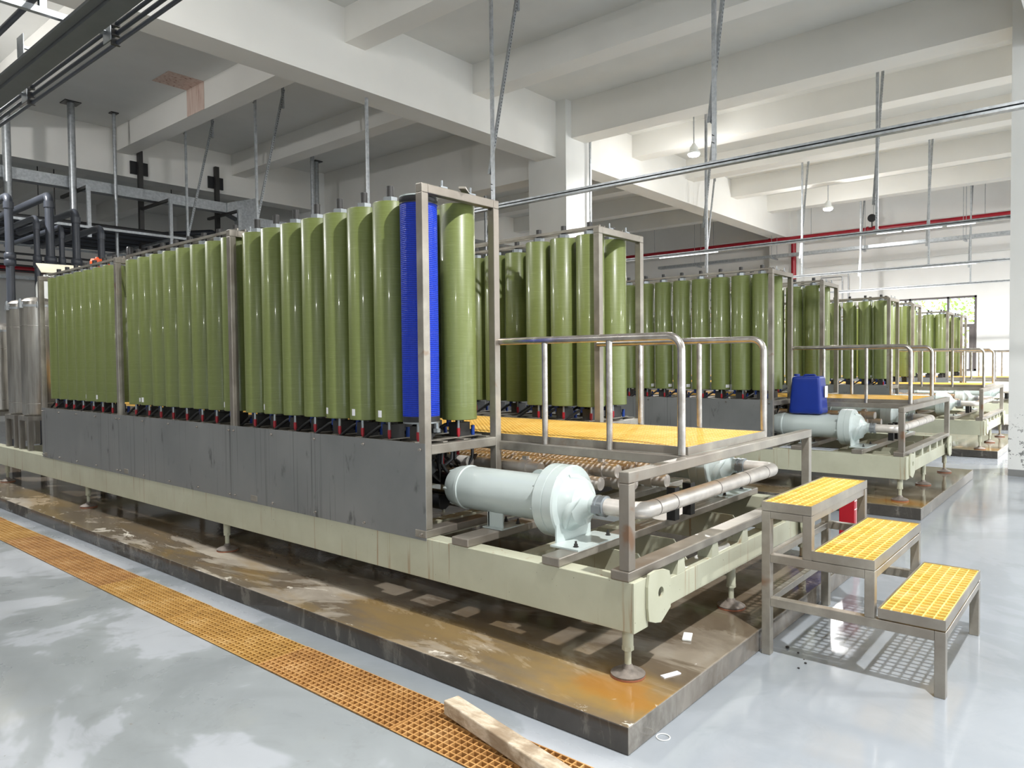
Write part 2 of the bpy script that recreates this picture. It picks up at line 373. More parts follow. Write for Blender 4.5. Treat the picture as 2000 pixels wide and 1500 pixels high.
for y0 in (.27, 8.99, 17.7):
    struct(MB().box(12.45, 13.4, y0, y0+1.0, 0, 7.18), 'concrete_column', COLM)
    struct(MB().box(26.45, WX+.01, y0, y0+1.0, 0, 7.18), 'concrete_column', COLM)
# stained ceiling patch and drips
PATCH = Mat('brown_ceiling_stain'); n = PATCH.noise(3, PATCH.coord((6, 6, .5)), 4)
PATCH = PATCH.set(base=PATCH.ramp(n, [(.4, srgb(216, 196, 184)), (.6, srgb(204, 178, 164)), (.68, srgb(150, 108, 96))]), rough=.85)
tag(MB().box(6.35, 7.028, 13.65, 14.34, 7.163, 7.169).box(7.022, 7.029, 13.65, 14.34, 6.64, 7.165).build('ceiling_stain', PATCH), 'pinkish brown damp stain on the ceiling running down the beam side', 'stain')

# ------------------------------------------------------------------ plinths
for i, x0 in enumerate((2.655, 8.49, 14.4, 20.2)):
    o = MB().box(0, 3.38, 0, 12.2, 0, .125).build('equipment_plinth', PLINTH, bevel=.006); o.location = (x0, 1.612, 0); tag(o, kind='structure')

# ------------------------------------------------------------------ drain grating
def grate_mesh(name, lx, ly, px, py, t, h, mat, edge=.006):
    m = MB(); nx = max(1, round(lx/px)); ny = max(1, round(ly/py))
    for i in range(nx+1):
        w_ = edge if i in (0, nx) else t/2; x = lx*i/nx
        m.box(max(0, x-w_), min(lx, x+w_), 0, ly, -h, 0)
    for j in range(ny+1):
        w_ = edge if j in (0, ny) else t/2; y = ly*j/ny
        m.box(0, lx, max(0, y-w_), min(ly, y+w_), -h+.0012, -.0006)
    return m.mesh(name, mat)
GL = 1.145
dm = {GD1: grate_mesh('drain_grate', .33, GL-.008, .0375, .0395, .0065, .04, GD1), GD2: grate_mesh('drain_grate', .33, GL-.008, .0375, .0395, .0065, .04, GD2)}
struct(MB().box(TX0, TX0+.005, -3, 16, -.22, -.0005), 'trim_3', DARK)
desc = ['rusty orange drain grate under the timber plank', 'orange-brown drain grate just beyond the timber plank', 'clean yellow drain grate in the middle of the channel',
        'yellow drain grate with a dirty near end, fourth along the channel', 'brownish drain grate, fifth along the channel', 'brownish drain grate, sixth along the channel',
        'orange drain grate, seventh along the channel', 'orange drain grate, eighth along the channel', 'orange drain grate, last one at the left picture edge']
desc.append('drain grate nearest the camera, this side of the timber plank')
for i in list(range(9))+[-1]:
    o = bpy.data.objects.new('drain_grate', dm[GD1 if i in (2, 3, 6) else GD2]); COL.objects.link(o)
    o.location = (TX0+.005, 1.447+GL*i, .004 + (.003 if i % 2 else 0)); tag(o, desc[i], 'drain grate', 'drain grates in the floor channel')
struct(MB().box(TX0, TX0+.012, -3, 16, -.22, -.045), 'trim_4', DARK); struct(MB().box(TX1-.012, TX1, -3, 16, -.22, -.045), 'trim_5', DARK)

# ------------------------------------------------------------------ skid
PITCH = 5.73; X0 = 3.04; Y0 = 1.81; WID = 2.685; YE = 13.2
ROWL, ROWR = .14, .49
FY = [3.30, 5.57, 7.81, 10.06]; ZT = 2.794
RO = 1.94; RW = .71
RAILY = dict(zr=1.838)
CB = MB().tube([(0, 0, 0), (0, 0, .05)], .006, 8).box(-.03, .03, -.02, .02, .0002, .01).mesh('clamp_bolt', NUTM)
PB = MB().lathe([(.011, -.008), (.011, -.002), (.007, -.0019), (.007, 0)], 6, axis='x', smooth=False).lathe([(.006, -.018), (.006, -.008)], 8, axis='x').mesh('panel_bolt', RAIL)
def make_skid():
    root = thing('equipment_skid', 'x', 'equipment skid', (X0, 0, 0))
    W2 = WID
    # cream base frame (local x from 0)
    for a in (0, W2-.12):
        MB().box(a, a+.12, Y0+.012, YE, .368, .617).build('side_beam', CREAM, root, bevel=.004)
    MB().box(.12, W2-.12, Y0+.03, Y0+.13, .398, .54).build('end_beam', CREAM, root, bevel=.004)
    for a, q in ((0, 1), (W2, -1)):
        MB().box(a, a+q*.135, Y0, Y0+.012, .368, .617).build('end_plate', CREAM, root, bevel=.002)
    for a in (.11, W2-.33):
        pts = [(a, .405), (a, .632), (a+.05, .645), (a+.2, .625), (a+.235, .6), (a+.235, .42), (a+.12, .36)] if a < 1 else [(a+.235, .405), (a+.235, .632), (a+.18, .645), (a+.03, .625), (a, .6), (a, .42), (a+.11, .36)]
        hx, hz = a+.13, .52
        m = MB(); n = 16; y0, y1 = Y0-.016, Y0-.002
        # plate with a round hole: ring of quads between hole and outline
        import bisect
        out = []
        for i in range(n):
            an = 2*PI*i/n; dx, dz = math.cos(an), math.sin(an); best = None
            for j in range(len(pts)):
                (ax, az), (bx, bz) = pts[j], pts[(j+1) % len(pts)]
                det = dx*(bz-az)-dz*(bx-ax)
                if abs(det) < 1e-9: continue
                t = ((ax-hx)*(bz-az)-(az-hz)*(bx-ax))/det; u = ((ax-hx)*dz-(az-hz)*dx)/det
                if t > 0 and -1e-6 <= u <= 1+1e-6: best = t if best is None else min(best, t)
            out.append((hx+dx*best, hz+dz*best))
        inn = [(hx+.028*math.cos(2*PI*i/n), hz+.028*math.sin(2*PI*i/n)) for i in range(n)]
        vs = [(x, y, z) for y in (y0, y1) for ring in (inn, out) for x, z in ring]; fs = []
        for i in range(n):
            j = (i+1) % n; fs += [(i, j, n+j, n+i), (2*n+i, 3*n+i, 3*n+j, 2*n+j), (n+i, n+j, 3*n+j, 3*n+i), (i, 2*n+i, 2*n+j, j)]
        m.add(vs, fs); tag(m.build('lifting_lug', CREAM, root), 'cream lifting plate with a round hole')
    for y in (2.75, 3.9, 5.6, 7.3, 9.0, 10.7, 12.4): MB().box(.12, W2-.12, y, y+.1, .40, .52).build('cross_member', CREAM, root)
    for x in (.55, .98, 1.42, 1.86, 2.2):
        MB().prism([(x-.05, .54), (x+.05, .54), (x+.035, .617), (x-.035, .617)], 'y', Y0+.03, Y0+.12).build('stiffener', CREAM, root)
        if x in (.98, 1.86, .55): MB().prism([(Y0+.14, .40), (Y0+.95, .40), (Y0+.85, .60), (Y0+.3, .60)], 'x', x-.006, x+.006).build('gusset_plate', CREAM, root)
    # lower steel tubes across the skid
    for y0, y1, z1 in ((1.835, 1.94, .668), (2.256, 2.372, .667), (2.916, 3.05, .667), (3.27, 3.37, .667), (5.2, 5.3, .667), (7.6, 7.7, .667), (9.9, 10.0, .667)):
        MB().box(-.006, W2+.006, y0, y1, .6175, z1).build('floor_tube', STEEL, root, bevel=.006)
    # front portal
    for a in (0, W2-.06): MB().box(a, a+.06, 1.835, 1.893, .6685, 1.0995).build('portal_post', STEEL, root, bevel=.004)
    MB().box(.0, W2, 1.834, 1.894, 1.1, 1.158).build('portal_rail', STEEL, root, bevel=.005)
    # deck
    dl, dr = .745, 1.895; zt = 1.204
    for x in (.69, 1.915): MB().box(x-.03+.03, x+.06-.03+.03, 1.894, 12.9, 1.1, 1.157).build('deck_beam', STEEL, root, bevel=.004)
    m = MB(); m.box(dl, dr, 1.895, 1.902, 1.158, zt); m.box(dl, dl+.006, 1.902, 12.8, 1.158, zt); m.box(dr-.006, dr, 1.902, 12.8, 1.158, zt)
    m.build('deck_edging', STEEL, root)
    o = bpy.data.objects.new('deck_grating', grate_mesh('deck_grating', dr-dl-.014, 9.0, .038, .04, .006, .03, GY)); COL.objects.link(o); o.parent = root; o.location = (dl+.007, 1.904, zt-.002)
    # handrails
    for q, x in ((0, .715), (1, 1.935)):
        r = .0235
        p = path([(x, 3.285, 1.838), (x, 1.92, 1.838), (x, 1.92, 1.16)], .085, 8)
        h = MB().tube(p, r, 16)
        for y in (2.97, 2.83, 2.47, 2.33): h.lathe([(.0245, y-.003), (.0245, y+.003)], 16, (x, 0, 1.838), 'y')
        h = h.build('handrail', RAIL, root)
        for y in (2.895, 2.40): MB().tube([(x, y, 1.158), (x, y, 1.82)], .02, 14).build('baluster', RAIL, h)
    # rack frames
    for rx in (0, RO):
        for i, y in enumerate(FY):
            fr = MB()
            for a in (rx, rx+RW-.055): fr.box(a, a+.055, y-.028, y+.028, .668, ZT-.0555)
            for a in (rx, rx+RW-.055): fr.box(a+.0001, a+.055, y-.028, y+.028, ZT-.0556, ZT)
            fr.box(rx+.055, rx+RW-.055, y-.0278, y+.0278, ZT-.055, ZT-.0002); fr.box(rx+.055, rx+RW-.055, y-.0278, y+.0278, 1.13, 1.19)
            f = fr.build('rack_frame', STEEL, root, bevel=.004)
            for q in (.2, .46): inst('clamp_bolt', CB, f, (rx+q, y, ZT))
        m = MB()
        for a in (rx+.03, rx+ROWL+.07, rx+ROWR-.09, rx+RW-.09): m.box(a, a+.04, FY[0]+.03, FY[3]-.03, 1.17, 1.195)
        yy = FY[0]+.1
        while yy < FY[3]-.1: m.box(rx+.03, rx+RW-.06, yy, yy+.05, 1.1955, 1.203); yy += .272
        m.build('shelf_rail', STEEL, root)
    return root
def side_panels(root, n=3, x=-.0005):
    for i in range(n):
        y0, y1 = FY[i]-.03 if i == 0 else FY[i], FY[i+1]
        p = MB().box(x-.003, x, y0+.001, y1-.001, .603, 1.203).build('side_panel', PANEL, root)
        for j in range(5):
            y = y0+.04+(y1-y0-.08)*j/4
            for z in (.64, 1.165): inst('panel_bolt', PB, p, (x-.003, y, z))
def skid_feet(root):
    for y in (1.885, 5.81, 8.85, 11.72):
        for x in (.065, WID/2, WID-.065):
            if x == WID/2: zt_, yy = .398, y if y > 2 else 1.9
            else: zt_, yy = .368, y
            f = MB().tube([(x, yy, .17), (x, yy, .3)], .017, 12).lathe([(.03, .255), (.03, .275)], 6, (x, yy, 0), smooth=False).tube([(x, yy, .275), (x, yy, zt_)], .028, 16).build('levelling_foot', CREAM, root)
            d = MB().lathe([(.085, .134), (.087, .142), (.07, .152), (.03, .166), (.02, .186)], 28, (x, yy, 0)).build('foot_disc', RUST, f)
            MB().lathe([(.0865, .126), (.0865, .134)], 28, (x, yy, 0)).build('rubber_pad', RUB, f)
def clamp_bars(root, racks=((0, (0, 1, 2)), (RO, (0, 1, 2)))):
    for rx, bays in racks:
        for b in bays:
            for row in (ROWL, ROWR):
                for q in (-.035, .035):
                    MB().box(rx+row+q-.006, rx+row+q+.006, FY[b]+.03, FY[b+1]-.03, 2.80, 2.823).build('clamp_bar', STEEL, root)
base = make_skid(); skid_feet(base)
LBL = ['nearest equipment skid on the wet concrete plinth, with three grey side panels', 'second equipment skid from the camera, its pump below the blue jerrycan',
       'third equipment skid from the camera, at the edge of the right column', 'farthest equipment skid in front of the window wall']
skids = []
for i in range(4):
    s = base if i == 0 else copy_tree(base)
    s.location = (X0+PITCH*i + (0, .0, .0, -.05)[i], 0, 0); s['label'] = LBL[i]; s['group'] = 'equipment skids in a row'; skids.append(s)
for i, s in enumerate(skids):
    side_panels(s); clamp_bars(s, ((0, (1, 2)), (RO, (0, 1, 2))) if i == 0 else ((0, (0, 1, 2)), (RO, (0, 1, 2))))
# service pipes under the decks (part of each skid)
def under_pipes(root):
    x = .80; k = 0
    for x, z, r, y0 in ((.80, .98, .042, 3.0), (.92, .90, .045, 2.6), (1.05, .97, .045, 2.55), (1.18, .88, .045, 2.5), (1.31, .96, .045, 2.45), (1.44, .87, .045, 2.4), (1.57, .95, .045, 2.5), (1.70, .87, .045, 2.9)):
        m = MB().tube([(x, y0, z), (x, 12.5, z)], r, 14)
        p = m.build('header_pipe', PIPEW, root)
        c = MB().lathe([(r+.012, y0+.1), (r+.012, y0+.16)], 16, (x, 0, z), 'y').box(x-.016, x+.016, y0+.11, y0+.15, z+r, z+r+.035)
        c.build('pipe_clamp', PIPEW, p); MB().lathe([(r+.012, y0+.9), (r+.012, y0+.95)], 16, (x, 0, z), 'y').build('pipe_clamp', PIPEW, p)
    for y in (2.75, 3.5, 6): MB().box(.75, 1.9, y, y+.05, .79, .825).build('pipe_support', DARK, root)
    for x in (1.2, 1.42):
        MB().box(x-.03, x+.03, 2.2, 2.26, .667, .88).build('pipe_bracket', BLACK, root)
for s in skids: under_pipes(s)
# rack interiors: dark manifold below the shelf
def manifold(root, rx):
    for x, z, r in ((.2, 1.02, .04), (.38, .92, .045), (.55, 1.02, .04), (.3, .78, .05), (.5, .76, .05)):
        MB().tube([(rx+x, 3.42, z), (rx+x, 10.0, z)], r, 10).build('manifold_pipe', PIPEW if z > 1 and x > .5 else BLACK, root)
    for y in (3.5, 3.77, 4.05, 4.35): MB().box(rx+.10, rx+.15, y, y+.09, .68, 1.0).build('valve_block', BLACK, root)
    rnd = random.Random(3)
    for i in range(22):
        x = rx+.08+rnd.random()*.58; y = 3.36+rnd.random()*.7; m = MB()
        p = [(x, y, 1.18), (x-.03, y-.02, 1.05), (x+rnd.uniform(-.1, .1), y+.02, .95+rnd.uniform(-.03, .05)), (x+rnd.uniform(-.15, .15), y+.1, 1.04), (x+rnd.uniform(-.15, .15), y+.2, .98)]
        pts = []
        for a in range(len(p)-1):
            for t in (0, .5): pts.append(Vector(p[a]).lerp(Vector(p[a+1]), t))
        pts.append(Vector(p[-1])); m.tube(pts, .011, 8); m.build('hose', BLACK, root)
    for i, (x, y) in enumerate(((.36, 3.5), (.56, 3.55))):
        MB().tube([(rx+x, y, 1.08), (rx+x+.03, y+.03, .99)], .015, 10).build('red_coupling', REDC, root)
    for i, (x, y) in enumerate(((.16, 3.42), (.6, 3.6))):
        MB().tube([(rx+x, y, 1.04), (rx+x+.01, y+.02, .97)], .016, 10).build('blue_coupling', BLUC, root)
for s in skids[:2]: manifold(s, 0); manifold(s, RO)
manifold(skids[2], 0)
tag(MB().bar((3.36, 3.24, ZT+.018), (3.72, 3.50, ZT+.03), .045, .012).build('steel_strip', STEEL), 'loose flat steel strip lying on top of the nearest tall frame', 'metal strip')

# ------------------------------------------------------------------ membrane vessels
def vessel_meshes(blue=False):
    d = {}
    r = .118
    if not blue:
        d['shell'] = MB().lathe([(r-.003, 1.315), (r, 1.318), (r, 2.745), (r-.003, 2.749), (r-.012, 2.749), (r-.013, 2.74)], 48).mesh('shell', SHELL)
    else:
        d['shell'] = MB().lathe([(r, 1.36), (r, 2.70)], 48).mesh('shell', BLUE)
    d['end_nut'] = MB().lathe([(.05, 2.742), (.05, 2.79)], 6, smooth=False).lathe([(.07, 2.738), (.07, 2.745)], 20).mesh('end_nut', NUTM)
    d['tie_rod'] = MB().tube([(0, 0, 2.79), (0, 0, 2.865)], .024, 14).mesh('tie_rod', DARK)
    f = MB().box(-.055, .055, -.045, .05, 1.2035, 1.295).tube([(0, 0, 1.2036), (0, 0, 1.318)], .03, 12).box(.055, .09, -.03, .03, 1.22, 1.24)
    d['base_fitting'] = f.mesh('base_fitting', DARK)
    d['red_coupling'] = MB().tube([(-.075, -.05, 1.215), (-.075, -.05, 1.262)], .012, 10).tube([(-.075, -.05, 1.2035), (-.075, -.05, 1.215)], .008, 8).mesh('red_coupling', REDC)
    d['blue_coupling'] = MB().tube([(.08, -.05, 1.204), (.08, -.05, 1.27)], .013, 10).mesh('blue_coupling', BLUC)
    d['hose_coupling'] = MB().tube([(-.03, .07, 1.262), (-.03, .07, 1.318)], .017, 10).mesh('hose_coupling', BLUC)
    d['nipple'] = MB().tube([(-.075, -.05, 1.262), (-.075, -.05, 1.318)], .009, 8).mesh('nipple', NUTM)
    d['drain_hose'] = MB().tube([(-.03, .07, 1.285), (-.05, .10, 1.27), (-.075, .17, 1.22), (-.085, .21, 1.19)], .012, 8).mesh('drain_hose', BLACK)
    return d
VM = vessel_meshes()
def sticker(a0, z0, w_, h_):
    m = MB(); r = .1187; n = 5; v = []
    for i in range(n+1):
        a = a0+(w_/r)*(i/n-.5)
        for z in (z0, z0+h_): v.append((r*math.cos(a), r*math.sin(a), z))
    m.add(v, [(2*i, 2*i+2, 2*i+3, 2*i+1) for i in range(n)], True); return m.mesh('sticker', LABELM)
STK = {k: sticker(*v) for k, v in dict(a=(PI*1.02, 1.345, .035, .045), b=(PI*.88, 1.345, .045, .045), c=(-PI*.58, 1.34, .07, .04), d=(-PI*.62, 2.66, .06, .045)).items()}
def place_vessel(x, y, label, group, stk=None, full=True, top=True, name='membrane_vessel'):
    t = thing(name, label, 'filter vessel', (x, y, 0), group)
    for k in (['shell', 'end_nut', 'tie_rod', 'base_fitting'] + (['red_coupling', 'blue_coupling', 'hose_coupling', 'nipple', 'drain_hose'] if full else [])):
        if not top and k in ('end_nut', 'tie_rod'): continue
        o = bpy.data.objects.new(k, VM[k]); COL.objects.link(o); o.parent = t
    if stk: o = bpy.data.objects.new('sticker', STK[stk]); COL.objects.link(o); o.parent = t
    t.rotation_euler.z = random.uniform(-.12, .12)
    return t
YA = [3.455+.272*i for i in range(8)] + [5.70+.268*i for i in range(8)] + [8.155+.272*i for i in range(7)]
rackname = ['nearest rack', 'second rack', 'third rack', 'fourth rack', 'fifth rack', 'sixth rack', 'seventh rack', 'last rack']
xs = [s.location.x + o for s in skids for o in (0, RO)]
# the blue one
bl = thing('membrane_vessel', 'bright blue mesh-wrapped filter vessel, the only blue one, behind the nearest tall post', 'filter vessel', (xs[0]+ROWL, YA[0], 0), 'blue filter vessel')
VB = vessel_meshes(True)
for k in ('shell', 'base_fitting', 'red_coupling', 'nipple'): o = bpy.data.objects.new(k, VB[k]); COL.objects.link(o); o.parent = bl
MB().lathe([(.121, 2.70), (.121, 2.708)], 48).lathe([(.115, 2.708), (.122, 2.72), (.122, 2.738), (.115, 2.742)], 48).build('top_ring', BLACK, bl)
MB().lathe([(.114, 2.742), (.12, 2.745), (.12, 2.752), (.1, 2.753), (.1, 2.746)], 48).build('top_rim', PUMP, bl)
MB().lathe([(.119, 1.325), (.119, 1.36)], 48).build('bottom_ring', BLACK, bl)
MB().lathe([(.117, 1.314), (.117, 1.325)], 48).lathe([(.018, 1.27), (.018, 1.314)], 8, (.075, -.06, 0)).lathe([(.026, 1.25), (.026, 1.275)], 6, (.075, -.06, 0), smooth=False).build('bottom_flange', NUTM, bl)
G = 'green filter vessels in the racks'
for i in range(1, 23):
    lab = 'green filter vessel, %s from the front in the outer row of the nearest rack' % ORD[i]
    if i == 1: lab = 'green filter vessel right next to the blue one, outer row of the nearest rack'
    st = {1: 'a', 2: 'a', 3: 'b', 6: 'b', 8: 'b', 14: 'a', 15: 'c', 17: 'a', 18: 'b'}.get(i)
    place_vessel(xs[0]+ROWL, YA[i], lab, G, st)
for i in range(8):
    place_vessel(xs[0]+ROWR, YA[i], 'shiny green filter vessel in full view right of the blue one' if i == 0 else 'green filter vessel, %s from the front in the inner row of the nearest rack' % ORD[i], G, None, i < 2, top=(i > 0))
place_vessel(xs[0]+ROWR, 7.60, 'green filter vessel seen through the gap beside the third tall frame of the nearest rack', G, None, False)
place_vessel(xs[0]+ROWR, 7.33, 'green filter vessel behind the gap near the third tall frame, inner row', G, None, False)
rows = [(1, 0, 3, 3), (1, 1, 12, 12), (2, 0, 16, 9), (2, 1, 2, 0), (3, 0, 6, 3), (3, 1, 2, 1), (4, 0, 7, 4), (4, 1, 2, 1), (5, 0, 5, 2), (5, 1, 2, 1), (6, 0, 6, 2), (6, 1, 2, 1), (7, 0, 4, 1), (7, 1, 2, 1)]
for rk, rowi, cnt, nf in rows:
    for i in range(cnt):
        st = None
        if rk == 2 and rowi == 0: st = {6: 'c', 5: 'c', 4: 'c', 2: 'c', 0: 'c'}.get(i)
        if rk == 3 and rowi == 0 and i == 0: st = 'd'
        if rk == 4 and rowi == 0 and i in (0, 1): st = 'c'
        place_vessel(xs[rk]+(ROWR if rowi else ROWL), YA[i], 'green filter vessel, %s from the front in the %s row of the %s' % (ORD[i], 'right' if rowi else 'left', rackname[rk]), G, st, i < nf and rk < 5)

# ------------------------------------------------------------------ pumps
def make_pump():
    t = thing('pump', 'x', 'pump', (0, 0, 0)); z = .885
    MB().lathe([(.10, 2.60), (.138, 2.605), (.138, 3.25), (.144, 3.255), (.144, 3.275), (.138, 3.28), (.134, 3.33), (.12, 3.375), (.08, 3.39)], 40, (0, 0, z), 'y').build('pump_barrel', PUMP, t)
    h = MB()
    h.lathe([(.045, 2.26), (.055, 2.262), (.055, 2.30), (.075, 2.325), (.09, 2.34), (.125, 2.36), (.135, 2.385), (.15, 2.41), (.165, 2.43), (.205, 2.435), (.213, 2.445), (.213, 2.505), (.209, 2.507), (.209, 2.511), (.213, 2.513), (.213, 2.575), (.205, 2.585), (.135, 2.59), (.13, 2.61)], 48, (0, 0, z), 'y')
    h.build('pump_head', PUMP, t)
    v = MB()   # spiral ribs on the volute
    for a0, s in ((.3, 1), (2.5, 1), (4.4, 1)):
        pts = []; rr = []
        for i in range(9):
            a = a0+s*i*.2; r = .075+.0105*i; pts.append((r*math.cos(a), 2.345+.0105*i, z+r*math.sin(a))); rr.append(.012+.018*math.sin(PI*(i+.6)/9))
        v.tube(pts, rr, 10)
    v.build('volute_rib', PUMP, t)
    hb = MB().lathe([(.013, 0), (.013, .022), (.008, .023), (.008, .037)], 6, axis='y', smooth=False).mesh('head_bolt', PUMP)
    for i in range(8):
        a = 2*PI*i/8+.2; inst('head_bolt', hb, t, (.178*math.cos(a), 2.578, z+.178*math.sin(a)))
    for i in range(6):
        a = 2*PI*i/6; inst('end_bolt', hb, t, (.118*math.cos(a), 3.345, z+.118*math.sin(a)))
    MB().lathe([(.078, -.0), (.078, .016)], 28, (.15, 2.80, z+.06), 'x').tube([(.06, 2.80, z+.06), (.16, 2.80, z+.06)], .045, 16).build('port_flange', PUMP, t)
    br = MB(); br.box(-.22, .22, 2.25, 2.44, .6675, .677); br.box(-.17, .17, 2.432, 2.442, .677, .78); br.build('mounting_bracket', PUMP, t)
    br2 = MB(); br2.box(-.1, .12, 2.90, 3.06, .6675, .675); br2.box(-.07, .07, 3.03, 3.045, .675, .77); br2.box(-.07, -.06, 2.92, 3.04, .675, .765); br2.build('rear_foot', PUMP, t)
    ab = MB().lathe([(.016, .677), (.016, .681), (.011, .682), (.011, .695), (.006, .696), (.006, .71)], 6, smooth=False).mesh('anchor_bolt', DARK)
    for x, y in ((-.17, 2.30), (.17, 2.31), (.09, 2.93), (.09, 3.03)): inst('anchor_bolt', ab, t, (x, y, 0 if y < 2.5 else -.002))
    c = MB().lathe([(.05, 2.205), (.06, 2.21), (.06, 2.232), (.054, 2.236), (.054, 2.25), (.06, 2.254), (.06, 2.268), (.05, 2.272)], 24, (0, 0, z), 'y').box(-.075, -.05, 2.215, 2.265, z-.03, z+.012).box(.05, .075, 2.215, 2.265, z-.012, z+.03)
    c.build('pipe_coupling', NUTM, t)
    return t
p0 = make_pump(); plab = ['pale grey-green pump nearest the camera, behind the portal post', 'pale pump at the far side of the nearest skid, half hidden under the deck',
    'pale pump on the second skid with the blue jerrycan above it', 'pale pump mostly hidden under the deck of the second skid', 'pale pump on the third skid', 'pale pump at the far side of the third skid', 'pale pump on the farthest skid']
pumps = []
for i in range(7):
    p = p0 if i == 0 else copy_tree(p0)
    sk = skids[i//2]; p.location = (sk.location.x+(.38 if i % 2 == 0 else .38+RO), 0, 0); p['label'] = plab[i]; p['group'] = 'pumps at the ends of the racks'; pumps.append(p)
# delivery pipe joining the two pumps of each skid
def pipe_thing(i):
    x = skids[i].location.x; t = thing('connecting_pipe', ['fat stainless pipe joining the two pumps across the nearest skid', 'fat stainless pipe joining the pumps of the second skid', 'stainless pipe joining the pumps of the third skid', 'stainless pipe at the end of the farthest skid'][i], 'pipe', (x, 0, 0), 'pump connecting pipes')
    z = .885
    MB().tube(path([(.38, 2.215, z), (.38, 1.985, z-.0), (.38+RO, 1.985, z), (.38+RO, 2.215, z)], .08, 8), .0475, 24).build('pipe_run', PIPEW, t)
    for q in (.52, .72, 1.3, 1.75, 2.1): MB().lathe([(.0484, q-.004), (.0484, q+.004)], 24, (0, 1.985, z), 'x').build('weld_seam', RUST, t)
    for q in (): MB().box(q-.02, q+.02, 1.96, 2.01, .669, z-.03).build('support_bracket', RUST, t)
for i in range(4): pipe_thing(i)

# ------------------------------------------------------------------ blue jerrycan
jt = thing('jerrycan', 'dark blue plastic jerrycan with a paper label resting on the second skid pump', 'jerrycan', (9.19, 2.985, 1.026))
bm = bmesh.new(); bmesh.ops.create_cube(bm, size=1)
for v in bm.verts:
    v.co.x *= .27; v.co.y *= .40; v.co.z = (v.co.z+.5)*.46
    if v.co.z > .4: v.co.y *= .84; v.co.x *= .86
bmesh.ops.subdivide_edges(bm, edges=bm.edges, cuts=6, use_grid_fill=True)
for v in bm.verts:
    v.co.z = max(v.co.z, 0)
    if .05 < v.co.z < .4:
        g = math.sin(v.co.z*42)*.004; v.co.x *= 1+g*2; v.co.y *= 1+g
me = bpy.data.meshes.new('can_body'); bm.to_mesh(me); bm.free()
for p in me.polygons: p.use_smooth = True
me.materials.append(JERRY); o = bpy.data.objects.new('can_body', me); COL.objects.link(o); o.parent = jt
b = o.modifiers.new('bevel', 'BEVEL'); b.width = .045; b.segments = 4; b.angle_limit = math.radians(50)
MB().tube(path([(0, -.10, .445), (0, -.07, .472), (0, .04, .472), (0, .07, .445)], .015, 4), .014, 10).build('can_handle', JERRY, jt)
MB().lathe([(.035, .45), (.035, .485)], 18, (0, .14, 0)).build('can_cap', JERRY, jt)
m = MB().box(-.02, .09, -.201, -.2005, .2, .34); 
m.build('paper_label', LABELM, jt)

# ------------------------------------------------------------------ step stool
st = thing('step_stool', 'three-step bare steel step stool with yellow grating treads on the grey floor', 'step stool', (4.09, .665, 0))
SX = 1.12; t_ = .05
Ys = [(.645, .925, .885), (.325, .645, .64), (.0, .31, .395)]   # local y range, top z
def tb(name, *bx):
    m = MB()
    for b in bx: m.box(*b)
    return m.build(name, STEEL, st, bevel=.003)
for x in (0, SX-t_):
    tb('leg', (x, x+t_, .875, .925, 0, .83))
    tb('leg', (x, x+t_, .0, .05, 0, .335))
    tb('leg', (x, x+t_, .325, .375, .335, .585))
    tb('leg', (x, x+t_, .645, .695, .585, .83))
    tb('side_rail', (x, x+t_, .05, .875, .285, .335))
    tb('side_rail', (x, x+t_, .375, .875, .537, .585))
    tb('side_rail', (x, x+t_, .695, .875, .79, .83))
tb('cross_rail', (t_, SX-t_, .88, .92, .54, .58)); tb('cross_rail', (t_, SX-t_, .88, .92, .29, .33)); tb('cross_rail', (t_, SX-t_, .0, .04, .29, .33))
tb('cross_rail', (t_, SX-t_, .325, .365, .54, .58)); tb('cross_rail', (t_, SX-t_, .65, .69, .79, .83))
for y0, y1, z in Ys:
    m = MB(); m.box(0, SX, y0, y0+.006, z-.051, z); m.box(0, SX, y1-.006, y1, z-.051, z); m.box(0, .006, y0+.006, y1-.006, z-.051, z); m.box(SX-.006, SX, y0+.006, y1-.006, z-.051, z)
    m.box(.006, .03, y0+.006, y1-.006, z-.055, z-.05); m.box(SX-.03, SX-.006, y0+.006, y1-.006, z-.055, z-.05)
    tr = m.build('tread_frame', STEEL, st)
    o = bpy.data.objects.new('tread_grating', grate_mesh('tread_grating', SX-.016, y1-y0-.016, .0525, .048, .007, .03, GY2)); COL.objects.link(o); o.parent = tr; o.location = (.008, y0+.008, z-.004)

# ------------------------------------------------------------------ plank, ring, litter
pl = MB(); a = Vector((2.44, 2.47, .05)); b = Vector((2.25, 1.55, .05)); pl.bar(a, b, .085, .07)
o = pl.build('timber_plank', WOOD, bevel=.006); tag(o, 'weathered wooden plank lying across the near end of the drain', 'plank')
bpy.data.objects['timber_plank'].location.z = -.002
rp = [(2.888+.03*math.cos(2*PI*i/28), 1.572+.03*math.sin(2*PI*i/28), .003) for i in range(29)]
tag(MB().tube(rp, .0025, 8, False).build('plastic_ring', WHITEP), 'thin white plastic ring lying on the floor by the plinth corner', 'ring')
tag(MB().bar((3.69, 1.86, .132), (3.79, 1.90, .132), .05, .012).build('plastic_offcut', WHITEP, bevel=.003), 'small white plastic piece lying on the plinth between two feet', 'plastic piece')
tag(MB().bar((3.19, 1.74, .128), (3.29, 1.70, .128), .03, .006).build('paper_scrap', LABELM), 'grey-white paper scrap on the plinth beside the corner foot', 'scrap')
PEB = plain('dark_crumb', (.02, .018, .016, 1), .8)
